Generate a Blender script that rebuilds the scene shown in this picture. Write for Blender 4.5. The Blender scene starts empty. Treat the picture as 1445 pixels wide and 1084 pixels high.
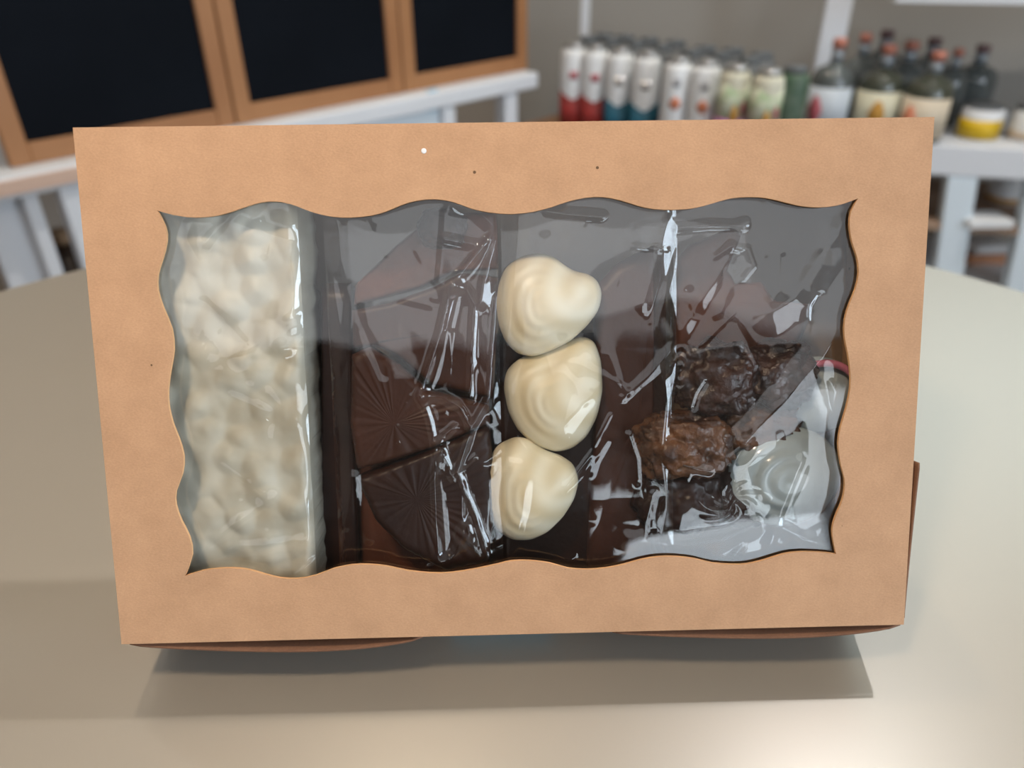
import bpy, bmesh, math, random
import numpy as np
from mathutils import Vector, Matrix, noise
C = bpy.context.scene
D = bpy.data
PI = math.pi
random.seed(7)
rng = np.random.default_rng(7)

# ------------------------------------------------------------------ camera
F_PX, CX, CY = 1085.0, 722.5, 542.0
MW = Matrix(((0.999636717976404, 0.018843408987926434, -0.01927065154780944),
             (-0.02635102109111584, 0.5330938617358492, -0.8456456458038526),
             (-0.005661780710953518, 0.8458462392877757, 0.5333967413866606)))
CAM = Vector((-0.00409857, -0.14521774, 0.19313282))
cd = D.cameras.new('camera'); cam = D.objects.new('camera', cd); C.collection.objects.link(cam)
cam.matrix_world = Matrix.Translation(CAM) @ MW.to_4x4()
cd.sensor_width = 36.0; cd.lens = F_PX / 1445 * 36.0
cd.clip_start = 0.01; cd.clip_end = 50
cd.dof.use_dof = True; cd.dof.focus_distance = 0.2075; cd.dof.aperture_fstop = 9.5
C.camera = cam

# ------------------------------------------------------------------ world, light, exposure
C.view_settings.view_transform = 'Standard'; C.view_settings.look = 'None'
C.view_settings.exposure = 0.0; C.view_settings.gamma = 1.0
C.view_settings.use_curve_mapping = False
C.cycles.transparent_max_bounces = 24
C.cycles.max_bounces = 8
w = D.worlds.new('world'); C.world = w; w.use_nodes = True
w.node_tree.nodes['Background'].inputs[0].default_value = (0.75, 0.85, 1.0, 1)
w.node_tree.nodes['Background'].inputs[1].default_value = 0.6


def area(name, loc, target, sx, sy, rad, col):
    l = D.lights.new(name, 'AREA'); l.shape = 'RECTANGLE'; l.size = sx; l.size_y = sy
    l.energy = rad * PI * sx * sy; l.color = col
    o = D.objects.new(name, l); C.collection.objects.link(o)
    o.location = loc
    o.rotation_euler = (Vector(target) - Vector(loc)).to_track_quat('-Z', 'Y').to_euler()
    return o


area('window_light_front', (0.10, -2.12, 1.26), (0.10, 0, 1.26), 3.1, 0.82, 0.98, (1.0, 0.97, 0.93))
area('window_light_shopfront', (1.40, -2.12, 0.28), (1.40, 0, 0.28), 0.8, 0.75, 5.0, (0.86, 0.93, 1.0))
area('added_light_low', (0.66, -2.12, 0.19), (0.66, 0, 0.19), 0.62, 0.17, 6.0, (0.82, 0.92, 1.0))  # added strip for the bright band mirrored low in the film
area('window_light_right', (1.82, -0.95, 0.50), (0, -0.95, 0.50), 0.8, 1.0, 14.0, (0.74, 0.87, 1.0))
area('added_light_back', (1.30, 1.50, 1.15), (0.95, 0.33, 1.15), 0.9, 1.0, 3.2, (0.82, 0.97, 0.90))  # added source, reflected to brighten the right of the table

# ------------------------------------------------------------------ helpers


def ray(x, y):
    return MW @ Vector(((x - CX) / F_PX, -(y - CY) / F_PX, -1))


def onz(x, y, z):
    d = ray(x, y); return CAM + d * ((z - CAM.z) / d.z)


def ony(x, y, Y):
    d = ray(x, y); return CAM + d * ((Y - CAM.y) / d.y)


# box-local frame: u right, v up along the face, n out of the face
BW, BH, BD = 0.22, 0.13868, 0.045
VW = Vector((0, 0.40673664, 0.91354546)); NW = Vector((0, -0.91354546, 0.40673664))
FC = Vector((0, 0.0282033737, 0.0816489634))
BOXM = Matrix(((1, VW.x, NW.x), (0, VW.y, NW.y), (0, VW.z, NW.z)))   # local(u,v,n)->world
BOXM = Matrix(((1, 0, 0, FC.x), (0, VW.y, NW.y, FC.y), (0, VW.z, NW.z, FC.z), (0, 0, 0, 1)))
BINV = BOXM.inverted()


def L(x, y, n=0.0):
    """photo pixel -> (u,v) on the plane n metres out of the box face"""
    o = BINV @ CAM; d = BINV.to_3x3() @ ray(x, y)
    p = o + d * ((n - o.z) / d.z)
    return (p.x, p.y)


def obj(name, data, mat=None, parent=None, mtx=None, smooth=False):
    if isinstance(data, bmesh.types.BMesh):
        me = D.meshes.new(name); data.to_mesh(me); data.free()
    else:
        me = data
    if smooth:
        me.polygons.foreach_set('use_smooth', [True] * len(me.polygons))
    if mat:
        for m in (mat if isinstance(mat, (list, tuple)) else [mat]): me.materials.append(m)
    o = D.objects.new(name, me); C.collection.objects.link(o)
    if parent: o.parent = parent
    if mtx is not None: o.matrix_world = mtx
    return o


def tag(o, label, cat, group=None):
    o['label'] = label; o['category'] = cat
    if group: o['group'] = group
    return o


def struct(o):
    o['kind'] = 'structure'; return o


def empty(name, label, cat, loc=(0, 0, 0), group=None, mtx=None):
    o = D.objects.new(name, None); C.collection.objects.link(o)
    o.empty_display_size = 0.02
    if mtx is not None: o.matrix_world = mtx
    else: o.location = loc
    return tag(o, label, cat, group)


def bm_box(bm, lo, hi, mtx=None, bev=0.0):
    r = bmesh.ops.create_cube(bm, size=1.0)
    lo = Vector(lo); hi = Vector(hi)
    for v in r['verts']:
        v.co = Vector((lo[i] + (v.co[i] + .5) * (hi[i] - lo[i]) for i in range(3)))
        if mtx is not None: v.co = mtx @ v.co
    if bev:
        es = {e for v in r['verts'] for e in v.link_edges}
        bmesh.ops.bevel(bm, geom=list(es), offset=bev, segments=2, profile=.5, affect='EDGES')
    return bm


def box_bm(lo, hi, mtx=None, bev=0.0):
    return bm_box(bmesh.new(), lo, hi, mtx, bev)


def lathe(bm, prof, seg=32, mtx=None, cap=True):
    rings = []
    for r, z in prof:
        ring = []
        for k in range(seg):
            a = 2 * PI * k / seg
            p = Vector((r * math.cos(a), r * math.sin(a), z))
            ring.append(bm.verts.new(mtx @ p if mtx is not None else p))
        rings.append(ring)
    for a, b in zip(rings, rings[1:]):
        for k in range(seg):
            bm.faces.new((a[k], a[(k + 1) % seg], b[(k + 1) % seg], b[k]))
    if cap:
        bm.faces.new(list(reversed(rings[0]))); bm.faces.new(rings[-1])
    return bm


def patch_bm(r, a0, a1, z0, z1, n=14, th=.0006, shape=None):
    """curved patch wrapped on a cylinder of radius r; shape(t)->(z0,z1)"""
    bm = bmesh.new(); cols = []
    for i in range(n + 1):
        t = i / n; a = a0 + (a1 - a0) * t
        zz0, zz1 = shape(t) if shape else (z0, z1)
        c = []
        for rr in (r, r + th):
            for z in (zz0, zz1):
                c.append(bm.verts.new((rr * math.cos(a), rr * math.sin(a), z)))
        cols.append(c)
    for p, q in zip(cols, cols[1:]):
        bm.faces.new((p[2], q[2], q[3], p[3])); bm.faces.new((q[0], p[0], p[1], q[1]))
        bm.faces.new((p[0], q[0], q[2], p[2])); bm.faces.new((p[3], q[3], q[1], p[1]))
    return bm

# ------------------------------------------------------------------ materials


def mat(name, col, rough=.6, spec=.5, metal=0., noise_amt=0., noise_scale=20., bump=0., coat=0., trans=0., coat_rough=.05,
        sss=0., emit=None, col2=None, ior=1.45, detail=6, bump_scale=None):
    m = D.materials.new(name); m.use_nodes = True
    nt = m.node_tree; b = nt.nodes['Principled BSDF']
    b.inputs['Base Color'].default_value = (*col, 1)
    b.inputs['Roughness'].default_value = rough
    b.inputs['Specular IOR Level'].default_value = spec
    b.inputs['Metallic'].default_value = metal
    b.inputs['Coat Weight'].default_value = coat
    b.inputs['Coat Roughness'].default_value = coat_rough
    b.inputs['Transmission Weight'].default_value = trans
    b.inputs['IOR'].default_value = ior
    if sss:
        b.inputs['Subsurface Weight'].default_value = sss
        b.inputs['Subsurface Radius'].default_value = (.004, .003, .002)
        b.inputs['Subsurface Scale'].default_value = 1
    if emit:
        b.inputs['Emission Color'].default_value = (*emit[0], 1); b.inputs['Emission Strength'].default_value = emit[1]
    if noise_amt or col2 or bump:
        tc = nt.nodes.new('ShaderNodeTexCoord'); nz = nt.nodes.new('ShaderNodeTexNoise')
        nz.inputs['Scale'].default_value = noise_scale; nz.inputs['Detail'].default_value = detail
        nt.links.new(tc.outputs['Object'], nz.inputs['Vector'])
        if noise_amt or col2:
            mx = nt.nodes.new('ShaderNodeMix'); mx.data_type = 'RGBA'
            c2 = col2 or tuple(max(0, c * (1 - noise_amt)) for c in col)
            mx.inputs[6].default_value = (*col, 1); mx.inputs[7].default_value = (*c2, 1)
            rp = nt.nodes.new('ShaderNodeMapRange'); rp.inputs[1].default_value = .35; rp.inputs[2].default_value = .65
            nt.links.new(nz.outputs['Fac'], rp.inputs[0]); nt.links.new(rp.outputs[0], mx.inputs[0])
            nt.links.new(mx.outputs[2], b.inputs['Base Color'])
        if bump:
            n2 = nz
            if bump_scale:
                n2 = nt.nodes.new('ShaderNodeTexNoise'); n2.inputs['Scale'].default_value = bump_scale
                n2.inputs['Detail'].default_value = 5
                nt.links.new(tc.outputs['Object'], n2.inputs['Vector'])
            bp = nt.nodes.new('ShaderNodeBump'); bp.inputs['Strength'].default_value = 1; bp.inputs['Distance'].default_value = bump
            nt.links.new(n2.outputs['Fac'], bp.inputs['Height']); nt.links.new(bp.outputs[0], b.inputs['Normal'])
    return m


def film_mat(name, tint=(.97, .98, .98), gloss=1.0, rough=.02, haze=0.0, ior=1.5):
    """thin clear plastic film: clear pass-through plus fresnel reflection, a trace of haze"""
    m = D.materials.new(name); m.use_nodes = True; nt = m.node_tree; nt.nodes.clear()
    out = nt.nodes.new('ShaderNodeOutputMaterial'); mx = nt.nodes.new('ShaderNodeMixShader')
    tr = nt.nodes.new('ShaderNodeBsdfTransparent'); tr.inputs[0].default_value = (*tint, 1)
    gl = nt.nodes.new('ShaderNodeBsdfGlossy'); gl.inputs['Roughness'].default_value = rough
    gl.inputs[0].default_value = (gloss, gloss, gloss, 1)
    fr = nt.nodes.new('ShaderNodeFresnel'); fr.inputs[0].default_value = ior
    mu = nt.nodes.new('ShaderNodeMath'); mu.operation = 'MULTIPLY'; mu.inputs[1].default_value = 1.8; mu.use_clamp = True
    # fresnel of a film is the same from either side
    geo = nt.nodes.new('ShaderNodeNewGeometry')
    dot = nt.nodes.new('ShaderNodeVectorMath'); dot.operation = 'DOT_PRODUCT'
    nt.links.new(geo.outputs['Normal'], dot.inputs[0]); nt.links.new(geo.outputs['Incoming'], dot.inputs[1])
    ab = nt.nodes.new('ShaderNodeMath'); ab.operation = 'ABSOLUTE'; nt.links.new(dot.outputs['Value'], ab.inputs[0])
    om = nt.nodes.new('ShaderNodeMath'); om.operation = 'SUBTRACT'; om.inputs[0].default_value = 1
    nt.links.new(ab.outputs[0], om.inputs[1])
    pw = nt.nodes.new('ShaderNodeMath'); pw.operation = 'POWER'; pw.inputs[1].default_value = 5
    nt.links.new(om.outputs[0], pw.inputs[0])
    ma = nt.nodes.new('ShaderNodeMath'); ma.operation = 'MULTIPLY_ADD'; ma.use_clamp = True
    nt.links.new(pw.outputs[0], ma.inputs[0]); ma.inputs[1].default_value = .9; ma.inputs[2].default_value = .055
    nt.nodes.remove(fr); nt.nodes.remove(mu)
    nt.links.new(ma.outputs[0], mx.inputs[0])
    base = tr
    if haze:
        df = nt.nodes.new('ShaderNodeBsdfDiffuse'); df.inputs[0].default_value = (.8, .83, .85, 1)
        hz = nt.nodes.new('ShaderNodeMixShader'); hz.inputs[0].default_value = haze
        nt.links.new(tr.outputs[0], hz.inputs[1]); nt.links.new(df.outputs[0], hz.inputs[2]); base = hz
    nt.links.new(base.outputs[0], mx.inputs[1]); nt.links.new(gl.outputs[0], mx.inputs[2])
    nt.links.new(mx.outputs[0], out.inputs[0])
    return m


def kraft_mat(name, base, dark):
    m = mat(name, base, rough=.75, spec=.25)
    nt = m.node_tree; b = nt.nodes['Principled BSDF']
    tc = nt.nodes.new('ShaderNodeTexCoord')
    n1 = nt.nodes.new('ShaderNodeTexNoise'); n1.inputs['Scale'].default_value = 70; n1.inputs['Detail'].default_value = 8; n1.inputs['Roughness'].default_value = .65
    mp = nt.nodes.new('ShaderNodeMapping'); mp.inputs['Scale'].default_value = (1500, 2300, 1800); mp.inputs['Rotation'].default_value = (0, 0, .3)
    n2 = nt.nodes.new('ShaderNodeTexNoise'); n2.inputs['Scale'].default_value = 1.0; n2.inputs['Detail'].default_value = 4
    nt.links.new(tc.outputs['Object'], n1.inputs['Vector']); nt.links.new(tc.outputs['Object'], mp.inputs['Vector'])
    nt.links.new(mp.outputs[0], n2.inputs['Vector'])
    add = nt.nodes.new('ShaderNodeMath'); add.operation = 'MULTIPLY_ADD'; add.inputs[1].default_value = .7
    nt.links.new(n2.outputs['Fac'], add.inputs[0]); nt.links.new(n1.outputs['Fac'], add.inputs[2])
    mr = nt.nodes.new('ShaderNodeMapRange'); mr.inputs[1].default_value = .5; mr.inputs[2].default_value = 1.2
    nt.links.new(add.outputs[0], mr.inputs[0])
    mx = nt.nodes.new('ShaderNodeMix'); mx.data_type = 'RGBA'
    mx.inputs[6].default_value = (*dark, 1); mx.inputs[7].default_value = (*base, 1)
    nt.links.new(mr.outputs[0], mx.inputs[0])
    # sparse dark fibre specks
    vo = nt.nodes.new('ShaderNodeTexVoronoi'); vo.inputs['Scale'].default_value = 220
    nt.links.new(tc.outputs['Object'], vo.inputs['Vector'])
    lt = nt.nodes.new('ShaderNodeMath'); lt.operation = 'LESS_THAN'; lt.inputs[1].default_value = .09
    nt.links.new(vo.outputs['Distance'], lt.inputs[0])
    sp = nt.nodes.new('ShaderNodeSeparateColor'); nt.links.new(vo.outputs['Color'], sp.inputs[0])
    lt2 = nt.nodes.new('ShaderNodeMath'); lt2.operation = 'LESS_THAN'; lt2.inputs[1].default_value = .05
    nt.links.new(sp.outputs[0], lt2.inputs[0])
    ml = nt.nodes.new('ShaderNodeMath'); ml.operation = 'MULTIPLY'
    nt.links.new(lt.outputs[0], ml.inputs[0]); nt.links.new(lt2.outputs[0], ml.inputs[1])
    m2 = nt.nodes.new('ShaderNodeMix'); m2.data_type = 'RGBA'; m2.inputs[7].default_value = (.12, .07, .04, 1)
    nt.links.new(ml.outputs[0], m2.inputs[0]); nt.links.new(mx.outputs[2], m2.inputs[6])
    nt.links.new(m2.outputs[2], b.inputs['Base Color'])
    bp = nt.nodes.new('ShaderNodeBump'); bp.inputs['Strength'].default_value = .6; bp.inputs['Distance'].default_value = .00006
    nt.links.new(n2.outputs['Fac'], bp.inputs['Height']); nt.links.new(bp.outputs[0], b.inputs['Normal'])
    return m


M = {}
M['kraft'] = kraft_mat('kraft_card', (.555, .345, .21), (.40, .24, .142))
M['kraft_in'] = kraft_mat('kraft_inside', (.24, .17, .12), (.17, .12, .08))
M['cut'] = mat('card_cut_edge', (.62, .36, .18), .8)
M['film'] = film_mat('window_film', haze=.0)
M['bag'] = film_mat('bag_cellophane', (.985, .985, .985), haze=.002)
M['seam'] = film_mat('bag_seam_film', (.93, .93, .92), haze=.12)
M['nougat'] = mat('white_nougat', (.54, .52, .44), .5, noise_scale=70, coat=.1, col2=(.42, .385, .30))
M['choc'] = mat('milk_chocolate', (.052, .018, .010), .40, noise_scale=60, spec=.28, col2=(.038, .014, .008), bump=.0002, bump_scale=350)
M['choc_d'] = mat('dark_chocolate', (.018, .007, .005), .35, noise_scale=60, spec=.28, col2=(.028, .011, .007), bump=.0002, bump_scale=300)
M['choc_red'] = mat('reddish_chocolate', (.11, .034, .016), .45, noise_scale=50, spec=.28, col2=(.07, .028, .017), bump=.0002, bump_scale=300)
M['rock'] = mat('rocky_chocolate', (.045, .017, .010), .28, noise_scale=170, col2=(.014, .007, .006), bump=.0012, bump_scale=260)
M['rock_b'] = mat('nutty_brown_chocolate', (.12, .05, .02), .3, noise_scale=150, col2=(.03, .012, .007), bump=.0012, bump_scale=280)
M['reflect_pale'] = mat('pale_film_reflection', (.40, .46, .48), .2, coat=.6, noise_scale=50, col2=(.30, .37, .40))  # pale tone of a reflection in the film, carried by solids
M['pink'] = mat('pink_film_reflection', (.62, .20, .30), .25, coat=.5)  # pink arc of the same film reflection


def heart_mat():
    m = mat('cream_white_chocolate', (.84, .76, .56), .42, coat=.1, coat_rough=.3)
    nt = m.node_tree; b = nt.nodes['Principled BSDF']
    tc = nt.nodes.new('ShaderNodeTexCoord'); wv = nt.nodes.new('ShaderNodeTexWave')
    wv.wave_type = 'RINGS'; wv.rings_direction = 'Z'; wv.inputs['Scale'].default_value = 40; wv.inputs['Distortion'].default_value = 2.5
    wv.inputs['Detail'].default_value = 1; wv.inputs['Detail Scale'].default_value = .8
    mp = nt.nodes.new('ShaderNodeMapping'); mp.inputs['Location'].default_value = (-.010, -.004, 0)
    nt.links.new(tc.outputs['Object'], mp.inputs['Vector']); nt.links.new(mp.outputs[0], wv.inputs['Vector'])
    mx = nt.nodes.new('ShaderNodeMix'); mx.data_type = 'RGBA'
    mx.inputs[6].default_value = (.76, .69, .52, 1); mx.inputs[7].default_value = (.66, .56, .37, 1)
    nt.links.new(wv.outputs['Fac'], mx.inputs[0]); nt.links.new(mx.outputs[2], b.inputs['Base Color'])
    return m


M['heart'] = heart_mat()
M['wall'] = mat('grey_wall_paint', (.34, .325, .30), .9, noise_amt=.06, noise_scale=2)
M['wall_w'] = mat('warm_wall_paint', (.36, .32, .28), .9, noise_amt=.06, noise_scale=2)
M['wall_dark'] = mat('dark_brown_wall_paint', (.075, .06, .05), .8)
M['ceil'] = mat('ceiling_paint', (.66, .62, .57), .9)
M['floor'] = mat('floor_boards', (.30, .25, .20), .5, noise_amt=.3, noise_scale=3)
M['white'] = mat('white_painted_wood', (.74, .77, .82), .5, noise_amt=.05, noise_scale=4)
M['white2'] = mat('bluish_white_painted_wood', (.72, .82, .90), .5)
M['frame'] = mat('oak_frame', (.40, .195, .085), .5, noise_scale=6, col2=(.34, .155, .065))
M['slate'] = mat('blackboard_slate', (.0035, .005, .008), .7, spec=.08, noise_scale=5, col2=(.005, .007, .011))
M['wood'] = mat('brown_wood', (.40, .22, .12), .55, noise_amt=.3, noise_scale=8)
M['bluet'] = mat('light_blue_tape', (.30, .55, .72), .5)
M['darkjar'] = mat('dark_brown_glaze', (.045, .03, .022), .3)
M['tan'] = mat('tan_wicker', (.42, .30, .20), .8, noise_amt=.4, noise_scale=60)

# ------------------------------------------------------------------ room
FLOOR = -0.78; CEIL = 1.82
poly = [(-2.3, -0.16), (0.01, 1.946), (1.9, 1.38), (1.9, -2.2), (-2.3, -2.2)]


def wall(name, a, b, mt, z0=FLOOR, z1=CEIL, th=.1, hole=None):
    a = Vector(a); b = Vector(b); d = (b - a); ln = d.length; d.normalize()
    nrm = Vector((-d.y, d.x))     # to the left of a->b = outside for a clockwise room
    mx = Matrix(((d.x, nrm.x, 0, a.x), (d.y, nrm.y, 0, a.y), (0, 0, 1, 0), (0, 0, 0, 1)))
    bm = bmesh.new()
    if name == 'wall_front':
        for lo, hi in (((0, 0, z0), (.1, th, .75)), ((.1, 0, z0), (.9, th, -.095)), ((.1, 0, .655), (.9, th, .75)), ((.9, 0, z0), (.93, th, .75)), ((.93, 0, z0), (1.55, th, .105)), ((.93, 0, .275), (1.55, th, .75)), ((1.55, 0, z0), (ln, th, .75)), ((0, 0, .75), (ln, th, .85)),
                       ((0, 0, .85), (.25, th, 1.67)), ((3.35, 0, .85), (ln, th, 1.67)), ((0, 0, 1.67), (ln, th, z1))):
            bm_box(bm, lo, hi)
    elif hole:
        x0, x1, h0, h1 = hole
        for lo, hi in (((0, 0, z0), (x0, th, z1)), ((x1, 0, z0), (ln, th, z1)), ((x0, 0, z0), (x1, th, h0)), ((x0, 0, h1), (x1, th, z1))):
            bm_box(bm, lo, hi)
    else:
        bm_box(bm, (0, 0, z0), (ln, th, z1))
    o = struct(obj(name, bm, mt)); o.matrix_world = mx
    return mx, ln


wall('wall_left', poly[0], poly[1], M['wall_w'])
mb, _ = wall('wall_back', poly[1], poly[2], M['wall'], hole=(.90, 1.80, .65, 1.65))
mr, _ = wall('wall_right', poly[2], poly[3], M['wall_w'], hole=(1.93, 2.73, .0, 1.0))
mf, _ = wall('wall_front', poly[3], poly[4], M['wall_dark'], hole=(1.4, 3.4, .825, 1.675))
wall('wall_side', poly[4], poly[0], M['wall_w'])
struct(obj('floor', box_bm((-2.5, -2.4, FLOOR - .05), (2.1, 2.1, FLOOR)), M['floor']))
struct(obj('ceiling', box_bm((-2.5, -2.4, CEIL), (2.1, 2.1, CEIL + .05)), M['ceil']))
for nm, mx, (x0, x1, h0, h1) in (('window_1', mf, (.25, 3.35, .85, 1.67)), ('window_2', mr, (1.93, 2.73, .0, 1.0)), ('added_window_3', mb, (.90, 1.80, .65, 1.65)), ('window_4', mf, (.10, .90, -.095, .655)), ('added_window_5', mf, (.93, 1.55, .105, .275))):  # frames in the back wall and low front strip house added sources
    bm = bmesh.new(); t = .04
    for lo, hi in (((x0, .02, h0), (x0 + t, .08, h1)), ((x1 - t, .02, h0), (x1, .08, h1)), ((x0 + t, .02, h0), (x1 - t, .08, h0 + t)), ((x0 + t, .02, h1 - t), (x1 - t, .08, h1)),
                   (((x0 + x1) / 2 - .02, .02, h0 + t), ((x0 + x1) / 2 + .02, .08, h1 - t))):
        bm_box(bm, lo, hi)
    o = struct(obj(nm, bm, M['white'])); o.matrix_world = mx

# ------------------------------------------------------------------ round glass-topped table
TZ = -0.002; TR = 0.405; TC = (-0.008, 0.0)


def table():
    t = empty('round_table', 'round table with a pale taupe glass top under the kraft box', 'table', (TC[0], TC[1], FLOOR))
    top = mat('taupe_backed_glass', (.275, .255, .22), .34, spec=.9, coat=.0, coat_rough=.015, noise_amt=.05, noise_scale=3, ior=1.6)
    edge = mat('green_glass_edge', (.42, .50, .44), .15, spec=.8)
    o = obj('glass_top', lathe(bmesh.new(), [(TR - .004, TZ - .003), (TR - .002, TZ - .0008), (TR - .004, TZ)], 160), top, t, smooth=False)
    o.location = (0, 0, -FLOOR)
    o = obj('glass_edge', lathe(bmesh.new(), [(TR - .004, TZ - .010), (TR, TZ - .009), (TR, TZ - .002), (TR - .003, TZ - .0008)], 160, cap=False), edge, t, smooth=True)
    o.location = (0, 0, -FLOOR)
    o = obj('under_board', lathe(bmesh.new(), [(TR - .012, TZ - .03), (TR - .012, TZ - .0035)], 160), mat('pinkish_brown_board', (.45, .28, .21), .6), t)
    o.location = (0, 0, -FLOOR)
    o = obj('pedestal', lathe(bmesh.new(), [(.035, .02), (.03, .06), (.03, -FLOOR + TZ - .05), (.12, -FLOOR + TZ - .03)], 32), M['white'], t, smooth=True)
    o = obj('foot', lathe(bmesh.new(), [(.22, 0), (.22, .012), (.05, .024)], 48), M['white'], t)
    return t


table()

# ------------------------------------------------------------------ kraft box with scalloped window
HOLE = [(221.6,297),(247,304),(275.6,307),(308,304),(337,295),(358,288),(376,284.5),(396,285),(416,290),(437.5,298.5),(466,305.5),(495,307),(524,304),(545.5,298),(567,289),(588.6,283),(614,281),(639,285),(664,294),(689,299.6),(718,302),(735,301),(754,298.5),(779,292),(801,284.5),(826,279),(851,278),(876,282.7),(901.5,290.6),(923,295),(952,296),(981,293.5),(1006,287),(1031,280),(1060,278),(1085,280),(1110,286),(1132,291),(1157,292.7),(1182,290),(1204,282.7),(1211,280),
        (1201,299),(1199,319),(1203,343),(1209.7,363),(1212,385),(1207.7,407),(1199,429),(1192.5,451),(1192,475),(1197,500),(1200,524),(1200,549),(1194,578),(1186.7,602.5),(1183,627),(1186.7,656),(1192,676),(1191.6,695),(1186.7,712.5),(1179,730),(1174.5,749),(1177,769),(1180,782),
        (1160.6,780),(1132,779),(1106.6,782),(1081,790),(1056,796),(1034.6,797),(1006,795),(980.7,789),(955.5,786),(930,786),(905,790),(880,797),(855,802),(826,804),(801,802),(775.6,795),(747,791.6),(721.6,792),(704,796),(672,803),(636,808.5),(607,809),(574.6,805.6),(546,799.5),(520.7,797),(495.5,797.7),(470,803),(445,812.5),(420,817),(394.7,816),(373,810.6),(351.5,804.5),(326,802),(294,804),(275,808.6),(261,813),
        (271,783),(267,758),(256,736),(248,713.5),(248,693.6),(257,668.6),(259,644),(252,619),(244,599),(238,574),(237,549),(241,519),(245,494),(242,464),(230,434.5),(222.4,409.5),(222.4,387),(229,365),(235,340),(233,320)]
# corners of the cut (not smoothed)
CORN = [(221.6,297),(1211,280),(1180,782),(261,813)]


def spline_loop(pts, corners, sub=3):
    n = len(pts); out = []
    for i in range(n):
        p0, p1, p2, p3 = pts[i - 1], pts[i], pts[(i + 1) % n], pts[(i + 2) % n]
        if p1 in corners: p0 = p1
        if p2 in corners: p3 = p2
        for k in range(sub):
            t = k / sub
            out.append(tuple(.5 * ((2 * p1[j]) + (-p0[j] + p2[j]) * t + (2 * p0[j] - 5 * p1[j] + 4 * p2[j] - p3[j]) * t * t + (-p0[j] + 3 * p1[j] - 3 * p2[j] + p3[j]) * t ** 3) for j in (0, 1)))
    return out


TH = .0010


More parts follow.
